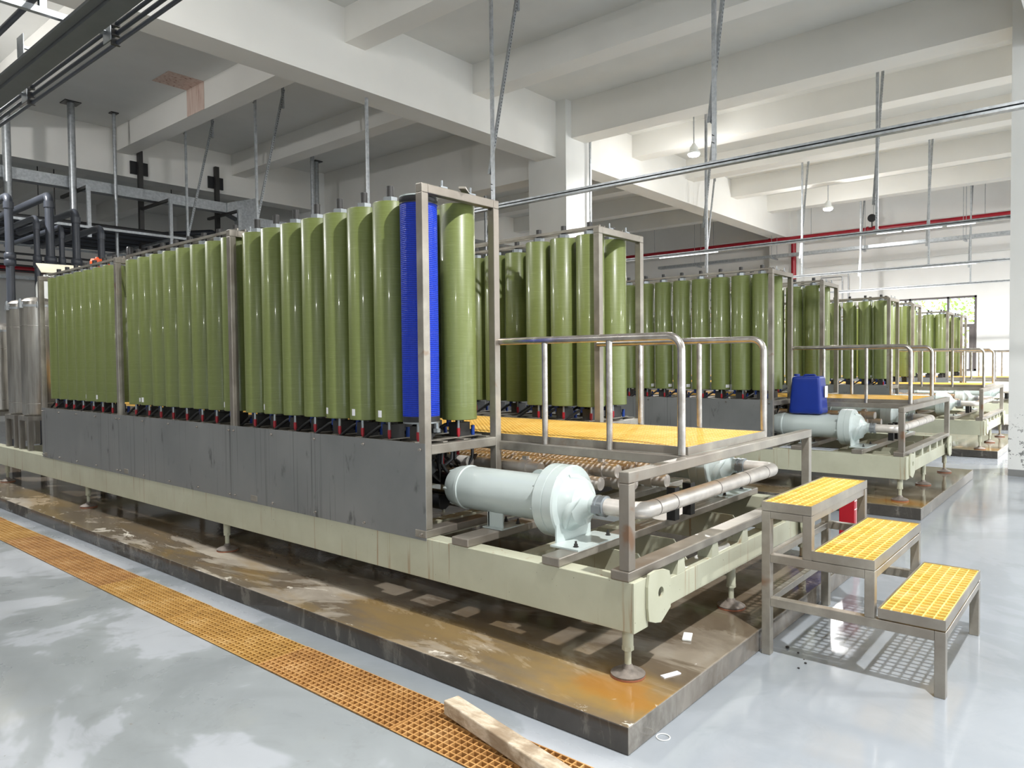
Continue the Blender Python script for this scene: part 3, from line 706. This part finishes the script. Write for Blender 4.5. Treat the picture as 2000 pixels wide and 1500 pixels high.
for i, (x, y, r) in enumerate(((4.257, 1.5, .012), (4.22, 1.425, .007), (4.10, 1.345, .008), (4.01, 1.352, .007), (4.15, 1.37, .004))):
    m = MB(); m.lathe([(r*.5, 0), (r, r*.4), (r*.8, r*.9), (r*.3, r*1.1)], 7, (x, y, 0), smooth=False)
    tag(m.build('dirt_crumb', PEB), ['largest dark dirt crumb beside the rear leg of the step stool', 'small dark crumb near the rear stool leg', 'dark crumb on the open floor before the stool', 'small dark crumb left of its twin on the open floor', 'tiny dark crumb on the open floor before the stool'][i], 'dirt crumb', 'dirt crumbs on the floor')
bx = thing('carton', 'red carton with white grid lines standing on the floor between the skids', 'box', (6.42, 1.75, 0))
MB().box(-.08, .08, -.06, .06, 0, .6).build('carton_body', REDC, bx, bevel=.004)
m = MB()
for z in (.12, .45, .52): m.box(-.079, .079, -.0612, -.0603, z, z+.008)
for x in (-.03, .03): m.box(x, x+.006, -.0612, -.0603, .01, .59)
m.box(0.0, .07, -.0614, -.0606, .2, .38); m.build('white_print', WHITEP, bx)

# ------------------------------------------------------------------ light rails and hangers
def rail(x, z, y0, y1, label, tubes=()):
    t = thing('light_rail', label, 'light rail', (x, y0, z), 'galvanised light rails under the beams')
    L = y1-y0
    MB().box(-.04, .04, 0, L, -.03, -.027).box(.037, .04, 0, L, -.027, .027).box(-.04, .04, 0, L, .027, .03).box(-.04, -.037, 0, L, -.027, -.007).box(-.04, -.037, 0, L, .007, .027).build('rail_channel', GALV, t)
    for a, b in tubes: MB().box(-.01, .01, a-y0, b-y0, -.04, -.031).build('tube_light', TUBEM, t)
    return t
rail(7.55, 3.83, -6, 16.5, 'nearest galvanised light rail crossing in front of the column')
rail(13.25, 3.80, -6, 16.5, 'second galvanised light rail with glowing tubes below the red pipe', [(6.0, 7.25), (2.83, 3.2), (2.25, 2.79), (1.8, 2.18)])
rail(18.95, 3.80, -6, 13, 'third galvanised light rail over the fifth rack', [(2.56, 3.6)])
rail(24.8, 3.85, -6, 13, 'farthest galvanised light rail just above the window', [(4.4, 5.6), (6.0, 7.1)])
def make_hanger(zb, zt):
    t = thing('strut_hanger', 'x', 'hanger', (0, 0, zb)); h = zt-zb
    MB().box(-.02, .02, -.02, -.016, 0, h).box(-.02, -.016, -.016, .02, 0, h).box(.016, .02, -.016, .02, 0, h).build('upright', GALV, t)
    p0_, p1_ = Vector((-.02, .03, .42)), Vector((.66, .03, h-.05)); w_ = (p1_-p0_).cross(Vector((0, 1, 0))).normalized()
    b = MB().bar(p0_, p1_, .036, .004, up=(0, 1, 0)).bar(p0_+w_*.018+Vector((0, .018, 0)), p1_+w_*.018+Vector((0, .018, 0)), .004, .036, up=(0, 1, 0))
    first = len(b.f); n = int((p1_-p0_).length/.05); b2 = MB(); d_ = (p1_-p0_).normalized()
    for i in range(n): q = p0_.lerp(p1_, (i+.5)/n); b2.bar(q-d_*.013, q+d_*.013, .011, .0064, up=(0, 1, 0))
    second_mat(b.join(b2).build('brace', GALV, t), first, BLACK)
    MB().box(.62, .66, .034, .075, h-.42, h).build('top_bracket', GALV, t)
    for z_ in (.2, .28, h-.5): MB().tube([(-.05, 0, z_), (-.02, 0, z_)], .005, 6).build('bolt', DARK, t)
    MB().box(-.045, .045, -.045, .045, -.001, .006).build('foot_plate', GALV, t)
    return t
HL = [(7.55, 7.168, 3.86, [(3.46, 'strut hanger at top centre-right, on the nearest light rail'), (6.69, 'strut hanger above the nearest rack front, on the nearest light rail'), (12.72, 'strut hanger with slanting brace over the second tall frame'), (15.52, 'strut hanger with slanting brace over the left part of the nearest rack')]),
      (13.25, 7.168, 3.83, [(3.2, 'strut hanger in the upper right, on the second light rail'), (6.24, 'strut hanger just right of the pendant lamp, on the second light rail'), (12.0, 'strut hanger behind the column, right of the nearest rack'), (15.0, 'strut hanger behind the column, farther left')]),
      (18.95, 7.168, 3.83, [(3.48, 'strut hanger left of the right column, on the third light rail'), (6.32, 'strut hanger on the third light rail near the girder end'), (8.9, 'strut hanger on the third light rail behind the column')]),
      (24.8, 7.168, 3.88, [(3.48, 'far strut hanger closest to the right column'), (6.46, 'far strut hanger between the pendant lamp and the window')])]
for x, zt_, zb_, lst in HL:
    proto = None
    for y, lab in lst:
        h = make_hanger(zb_, zt_) if proto is None else copy_tree(proto); proto = proto or h
        h.location = (x, y, zb_); h['label'] = lab; h['group'] = 'strut hangers of the light rails'
tag(MB().box(7.6, 7.64, 9.46, 9.50, 2.75, 6.0095).build('slotted_channel', GALV), 'slotted channel hanging from the girder above the nearest rack', 'hanger')
tag(MB().box(13.23, 13.27, 8.90, 8.94, 3.832, 7.168).build('slotted_channel', GALV), 'thin channel hanging in front of the lit column face', 'hanger')

# ------------------------------------------------------------------ pendant lamps
def make_lamp():
    t = thing('pendant_lamp', 'x', 'lamp')
    MB().tube([(0, 0, .22), (0, 0, 1.15)], .012, 10).build('stem', GALV, t)
    MB().lathe([(.13, .0), (.14, .02), (.14, .04), (.10, .06), (.085, .15), (.05, .19), (.03, .23)], 28).build('lamp_housing', WHITEP, t)
    MB().lathe([(.06, -.06), (.11, -.045), (.13, -.01), (.13, 0)], 28).build('diffuser', LAMPE, t)
    return t
LW = [2.1, .5, 2.9, 3.1, 2.6, 2.9, 2.7, 2.8, .4, 1.5, .15]; LU = [.26, .2, .34, .36, .14, .24, .36, .36, .14, .42, .16]
lp = make_lamp(); ll = ['pendant lamp high above the camera', 'added fill lamp behind the camera on its left', 'pendant lamp beyond the right column', 'pendant lamp at the far right end',
    'glowing round pendant lamp left of the tall strut, upper right', 'smaller glowing pendant lamp near the far girder end', 'pendant lamp in the aisle at the right', 'pendant lamp far right aisle', 'added fill lamp above the left end of the drain channel', 'added fill lamp over the far left bay', 'added fill lamp at the left wall']
lamps = [lp] + [copy_tree(lp) for _ in LAMPS[1:]]
for i, L in enumerate(LAMPS):
    t = lamps[i]
    t.location = L; t['label'] = ll[i]; t['group'] = 'high bay pendant lamps'
    ld = bpy.data.lights.new('lamp_light', 'SPOT'); ld.energy = LAMP_W*LW[i]; ld.color = (1.0, .99, .98); ld.shadow_soft_size = .07; ld.spot_size = math.radians(168); ld.spot_blend = .7
    lu = bpy.data.lights.new('ceiling_fill_light', 'POINT'); lu.energy = LAMP_W*LU[i]; lu.color = (1.0, .99, .98); lu.shadow_soft_size = .1  # extra point light added below each lamp to lift the ceiling
    lo = bpy.data.objects.new('ceiling_fill_light', lu); COL.objects.link(lo); lo.parent = t; lo.location = (0, 0, -.1)
    lo = bpy.data.objects.new('lamp_light', ld); COL.objects.link(lo); lo.parent = t; lo.location = (0, 0, -.09)

# ------------------------------------------------------------------ red pipe, trays on the far wall
m = thing('fire_pipe', 'long red fire main running high along the far wall', 'pipe', (26.1, 0, 5.93))
MB().tube([(0, -5, 0), (0, 26, 0)], .09, 18).build('pipe_run', REDP, m)
MB().tube(path([(0, 9.0, 0), (0, 9.0, -.35), (.05, 9.0, -4.6)], .1, 4), .085, 16).build('drop_pipe', REDP, m)
for y in (6.35, 9.6):
    v = MB().lathe([(.12, y-.06), (.12, y+.06)], 16, (0, 0, 0), 'y').lathe([(.12, y+.2), (.12, y+.26)], 16, (0, 0, 0), 'y').build('pipe_flange', REDP, m)
    MB().tube([(-.0, y+.1, .08), (0, y+.1, .3)], .02, 8).lathe([(.13, -.02), (.13, .02)], 18, (-.03, y+.1, .38), 'x').build('valve_wheel', BLACK, v)
for y in (3.3, 6.4, 8.4, 12, 14.5): MB().tube([(0, y, 0.09), (0, y, 1.24)], .008, 6).build('hanger_rod', GALV, m)
m = thing('cable_tray', 'long grey cable tray hung on rods below the red fire main', 'cable tray', (25.6, 0, 5.3))
MB().box(-.15, .15, -5, 14, -.05, -.04).box(-.15, -.14, -5, 14, -.04, .05).box(.14, .15, -5, 14, -.04, .05).build('tray', GALV, m)
for y in (3.75, 6.6, 9.5, 12.4):
    MB().box(-.3, .3, y-.03, y+.03, -.1, -.052).build('tray_arm', GALV, m); MB().tube([(-.26, y, -.05), (-.26, y, 1.87)], .008, 6).build('hanger_rod', GALV, m); MB().tube([(.26, y, -.05), (.26, y, 1.87)], .008, 6).build('hanger_rod', GALV, m)
tag(MB().tube(path([(27.19, 8.4, 4.55), (26.9, 8.3, 4.55), (26.9, 7.6, 4.55), (26.9, 7.6, 0)], .05, 4), .018, 8).build('conduit', GALV), 'lower of two thin conduits bending down the far wall', 'conduit', 'conduits on the far wall')
tag(MB().tube(path([(27.19, 8.4, 4.66), (26.9, 8.3, 4.66), (26.9, 7.4, 4.66), (26.9, 7.4, 0)], .05, 4), .018, 8).build('conduit', GALV), 'upper of two thin conduits bending down the far wall', 'conduit', 'conduits on the far wall')

# ------------------------------------------------------------------ near cable tray and pipes, top left
t = thing('cable_tray', 'broad dark grey tray close overhead in the top left corner', 'cable tray', (0, 0, 0))
MB().box(1.762, 1.885, -2, 16, 3.80, 3.806).box(1.762, 1.768, -2, 16, 3.806, 3.88).box(1.879, 1.885, -2, 16, 3.806, 3.86).build('tray', TRAY, t)
MB().box(1.70, 1.755, -2, 16, 3.82, 3.84).build('tray_flange', TRAY, t)
for y in (5.2, 8.0, 11.0): 
    a = MB().box(1.62, 1.66, y-.02, y+.02, 3.94, 6.639).build('upright', GALV, t); MB().box(1.2, 1.9, y-.02, y+.02, 3.90, 3.94).build('cross_channel', GALV, t)
for i, (z, lab) in enumerate(((3.905, 'uppermost of three thin dark pipes stacked beside the overhead tray'), (3.845, 'middle of three thin dark pipes stacked beside the overhead tray'), (3.785, 'lowest of three thin dark pipes stacked beside the overhead tray'))):
    o = MB().tube([(2.0, -2, z), (2.0, 16, z)], .0135, 12).build('conduit_pipe', PIPE); tag(o, lab, 'pipe', 'thin dark pipes beside the tray')
for i, y in enumerate((5.0, 6.62)):
    t = thing('pipe_bracket', ['right galvanised bracket holding three thin dark pipes', 'left galvanised bracket holding three thin dark pipes'][i], 'bracket', (1.96, y, 3.79), 'pipe brackets on the tray')
    MB().box(0, .005, 0, .12, .005, .15).box(-.075, 0, .05, .12, .07, .075).build('bracket_plate', GALV, t)
    for q in (0, .06, .12): MB().box(.005, .058, -.01, .012, q-.024, q+.014).build('pipe_clip', DARK, t)
tag(MB().box(1.70, 1.705, 5.78, 5.91, 3.845, 3.98).box(1.705, 1.76, 5.84, 5.86, 3.9, 3.92).build('pipe_bracket', GALV), 'bright galvanised bracket above the overhead tray', 'bracket')
for x, z, r, lab in ((1.60, 3.99, .02, 'thin dark pipe with a bright edge above the overhead tray'), (1.38, 4.02, .045, 'thick dark pipe in the extreme top left'), (1.25, 4.0, .03, 'dark pipe at the top left picture edge')):
    tag(MB().tube([(x, -2, z), (x, 16, z)], r, 14).build('overhead_pipe', PIPE), lab, 'pipe', 'overhead dark pipes')

# ------------------------------------------------------------------ pipe rack behind, on the left
t = thing('cable_trunking', 'large galvanised trunking crossing the left background and turning down', 'trunking', (0, 17, 0))
MB().box(2, 9.55, -.12, .12, 5.43, 5.66).build('trunk_run', GALV, t)
MB().prism([(9.2, 5.43), (9.55, 5.30), (9.55, 3.0), (9.98, 3.0), (9.98, 5.9), (9.2, 5.66)], 'y', -.15, .15).build('trunk_elbow', GALV, t)
MB().box(9.98, 16, -.1, .1, 5.2, 5.42).build('trunk_run', GALV, t)
posts = [(4.60, 16.78, 4.1, .075, 'leftmost round galvanised post hanging from the ceiling'), (5.76, 16.78, 4.4, .07, 'second round galvanised post with a black ceiling plate'), (6.60, 16.78, 2.8, .035, 'slim galvanised post left of the third tall frame'),
         (10.66, 15.4, 2.9, .05, 'round post hanging above the nearest rack, left of its twin'), (11.75, 16.78, 2.9, .055, 'round post with black ceiling plate above the nearest rack')]
for x, y, zb_, r, lab in posts:
    t = thing('hanging_post', lab, 'post', (x, y, 0), 'posts hanging from the ceiling'); top = 6.64 if abs(x-10.66) < .1 else 7.17
    if top == 6.64: x2 = 10.1
    MB().tube([(0, 0, zb_), (0, 0, 7.165 if top > 7 else 7.165)], r, 16).build('post_tube', GALV, t)
    MB().box(-r*2.2, r*2.2, -r*2.2, r*2.2, 7.15, 7.168).build('ceiling_plate', BLACK, t)
for i, x in enumerate((7.56, 9.45)):
    t = thing('girder_bracket', ['dark channel bolted to the girder with a black plate, left one', 'dark channel bolted to the girder with a black plate, right one'][i], 'bracket', (x, 17.86, 0), 'black plated girder brackets')
    MB().box(-.05, .05, -.10, 0, 4.2, 6.75).build('channel', DARK, t); MB().box(-.2, .2, -.01, .03, 6.2, 6.5).build('plate', BLACK, t)
t = thing('pipe_rack', 'dark pipe rack of galvanised rails in the left background', 'pipe rack', (0, 0, 0))
for y in (16.3, 19.8): MB().box(1, 10, y-.025, y+.025, 4.53, 4.58).build('rack_rail', GALV, t)
for x in (4.2, 5.88, 7.56, 9.2):
    MB().box(x-.03, x+.03, 16.325, 19.8, 4.48, 4.53).build('rack_arm', GALV, t); MB().box(x-.035, x+.035, 16.28, 16.34, 4.35, 5.42).build('rack_drop', GALV, t); MB().box(x-.03, x+.03, 16.34, 17.8, 5.36, 5.42).build('rack_top_arm', DARK, t)
for k in range(18):
    y = 16.5+k*.185; r = (.05, .035, .06, .03)[k % 4]; z = 4.585+r
    tag(MB().tube([(1, y, z), (10.5, y, z)], r, 12).build('dark_pipe', PIPE if k % 3 else BLACK), 'dark pipe on the left background rack, %s from the near rail' % ORD[k], 'pipe', 'dark pipes on the background rack')
for k in range(4):
    tag(MB().tube([(1, 17.2+k*.5, 4.0-.06*k), (9.5, 17.2+k*.5, 4.0-.06*k)], .022, 10).build('thin_pipe', BLACK), 'thin black pipe under the background rack, %s from the front' % ORD[k], 'pipe', 'thin pipes under the background rack')
drops = [(4.08, 4.12, .045), (4.27, 4.5, .065), (4.44, 4.02, .04), (4.66, 4.30, .06), (5.05, 4.08, .055), (3.7, 4.4, .06)]
dl = ['dark drop pipe with a union, leftmost of the bent pipes', 'thickest dark pipe bending down in the left background', 'dark drop pipe with a union, between two thicker ones', 'thick dark pipe bending down, second thick one', 'dark pipe bending down beside the orange actuators', 'dark bent pipe at the left picture edge']
for (x, z, r), lab in zip(drops, dl):
    t = thing('drop_pipe', lab, 'pipe', (x, 13.5, 0), 'dark drop pipes')
    MB().tube(path([(0, 2.9, z), (0, 0, z), (0, 0, 0.0)], .11, 6), r, 16).build('pipe_run', PIPE, t)
    MB().lathe([(r*1.25, 3.3), (r*1.4, 3.33), (r*1.4, 3.38), (r*1.2, 3.4), (r*1.4, 3.42), (r*1.4, 3.48), (r*1.2, 3.5)], 18).build('pipe_union', PIPE, t); MB().lathe([(r*1.2, z-.2), (r*1.2, z-.1)], 18).build('pipe_socket', PIPE, t)
# pipe high at the back
tag(MB().tube(path([(6, 22, 4.9), (10.8, 20.5, 5.6), (10.8, 20.5, 0)], .12, 5), .08, 14).build('drain_pipe', PIPE), 'dark pipe rising to the right and dropping, behind the trunking', 'pipe')
t = thing('fire_pipe', 'red fire main low on the back wall at far left', 'pipe', (0, 26.4, 4.75)); MB().tube([(0, 0, 0), (12, 0, 0)], .1, 14).build('pipe_run', REDP, t)
tag(MB().box(0, 12, 26.2, 26.35, 4.42, 4.52).build('cable_tray', GALV), 'pale tray under the red pipe on the back wall', 'cable tray')
for i, (x, y) in enumerate(((6.1, 20.0), (6.45, 20.0), (9.3, 20), (9.7, 20))):
    tag(MB().tube([(x, y, 4.6), (x, y, 7.165)], .012, 8).box(x-.05, x+.05, y-.05, y+.05, 7.15, 7.169).build('threaded_rod', DARK), 'thin ceiling rod behind the trunking, %s from the left' % ORD[i], 'rod', 'ceiling rods behind the trunking')

# ------------------------------------------------------------------ tanks and left-hand bits on the near skid
def tank(x, y, r, z0, z1, lab):
    t = thing('filter_tank', lab, 'tank', (x, y, 0), 'stainless filter tanks')
    MB().lathe([(r*.9, z0), (r, z0+.03), (r, z1-.12)], 40).build('tank_body', TANK, t)
    MB().lathe([(r, z1-.1), (r*.95, z1-.05), (r*.7, z1-.01), (r*.3, z1+.01)], 40).build('tank_lid', TANK, t)
    c = MB().lathe([(r+.012, z1-.125), (r+.012, z1-.095)], 40)
    for k in range(6): a = k*PI/3+.3; c.box((r+.012)*math.cos(a)-.02, (r+.012)*math.cos(a)+.02, (r+.012)*math.sin(a)-.02, (r+.012)*math.sin(a)+.02, z1-.14, z1-.06).tube([((r+.02)*math.cos(a), (r+.02)*math.sin(a), z1-.07), ((r+.02)*math.cos(a), (r+.02)*math.sin(a), z1-.02)], .012, 8)
    c.build('clamp_ring', GALV, t)
    MB().lathe([(r+.001, z1-.37), (r+.001, z1-.362)], 40).build('weld_seam', RAIL, t); MB().lathe([(r+.001, z0+.16), (r+.001, z0+.165)], 40).build('weld_seam', RAIL, t)
    fr = MB()
    for sx in (-1, 1):
        for sy in (-1, 1): fr.box(sx*r-.03*(sx+1), sx*r-.03*(sx-1), sy*r-.03*(sy+1), sy*r-.03*(sy-1), .6175 if z0 > .5 else 0, z0-.06)
    fr.box(-r, r, -r, r, z0-.06, z0-.001); fr.build('tank_stand', TANK, t)
    return t
tank(3.29, 10.95, .20, 1.06, 2.60, 'tall stainless filter tank just left of the last tall frame')
tank(3.29, 11.50, .20, 1.06, 2.60, 'tall stainless filter tank, left one of the close pair')
tank(3.26, 12.55, .26, 1.06, 2.33, 'shorter stainless tank at the left picture edge')
MB_ = MB().tube(path([(3.29, 10.95, 2.60), (3.29, 10.95, 2.80), (3.29, 10.5, 2.86), (3.3, 10.2, 2.7)], .08, 5), .012, 8)
tag(MB_.build('white_hose', WHITEP), 'white looping hose on top of the tall tank', 'hose')
t = thing('control_cabinet', 'pale grey control cabinet at the left picture edge', 'cabinet', (3.45, 14.2, 0))
MB().box(-.35, .12, -.3, .3, 1.3, 3.05).build('cabinet_body', WHITEP, t, bevel=.01); MB().box(-.33, .1, -.312, -.302, 1.35, 3.0).build('cabinet_door', WHITEP, t); MB().box(.05, .08, -.325, -.3125, 2.2, 2.4).build('door_handle', DARK, t)
MB().box(-.35, .12, -.3, .3, 0, 1.2995).build('cabinet_stand', DARK, t)
t = thing('junction_box', 'white box with a slanted open lid behind the last tall frame', 'box', (3.8, 11.5, 1.0))
MB().box(-.2, .32, -.1, .2, -1.0, 2.0).build('box_body', WHITEP, t, bevel=.01)
MB().bar((-.02, -.2, 1.99), (.05, .25, 2.16), .62, .012).build('box_lid', plain('cream_board', srgb(206, 200, 176), .6), t)
for i, x in enumerate((4.24, 4.46)):
    t = thing('valve_actuator', ['orange valve actuator behind the nearest rack, left one', 'orange valve actuator behind the nearest rack, right one'][i], 'actuator', (x, 11.5, 3.12), 'orange valve actuators')
    MB().lathe([(.09, 0), (.1, .02), (.1, .1), (.085, .14), (.03, .145), (.02, .17)], 8, smooth=False).build('actuator_cover', ORANGE, t); MB().box(-.07, .07, -.05, .05, -.06, 0).tube([(0, 0, -3.12), (0, 0, -.06)], .04, 12).build('actuator_stem', DARK, t)
tag(MB().tube([(4.7, 11.5, 0), (4.7, 11.5, 3.31)], .02, 8).lathe([(.05, 3.31), (.05, 3.47), (.04, 3.49)], 16, (4.7, 11.5, 0)).build('pressure_sensor', BLACK), 'small black cylinder sensor sticking up near the third tall frame', 'sensor')

# ------------------------------------------------------------------ trees outside the window
LEAF = plain('leaf_green', srgb(150, 180, 80), .6, 0, .3, 5)
BARK = plain('bark', srgb(110, 92, 70), .9)
for i, (x, y, hh) in enumerate(((34, 4.5, 4.6), (37, 8.5, 5.2))):
    t = thing('tree', ['leafy tree outside the right half of the window', 'leafy tree outside, seen in the left half of the window'][i], 'tree', (x, y, 0))
    MB().tube([(0, 0, -1), (0, 0, hh*.7)], [.16, .08], 10).build('trunk', BARK, t)
    lm = MB(); rn = random.Random(i)
    for k in range(900):
        a, b_ = rn.uniform(0, 2*PI), rn.uniform(-1, 1); rr = 1.9*rn.random()**.4; q = Vector((rr*math.cos(a)*math.sqrt(1-b_*b_), rr*math.sin(a)*math.sqrt(1-b_*b_), hh*.75+rr*b_))
        u = Vector((rn.uniform(-1, 1), rn.uniform(-1, 1), rn.uniform(-1, 1))).normalized(); v_ = u.cross(Vector((.3, .5, .8))).normalized(); s_ = .09
        lm.add([q-u*s_, q+v_*s_*.6, q+u*s_, q-v_*s_*.6], [(0, 1, 2, 3)])
    lm.build('crown', LEAF, t)
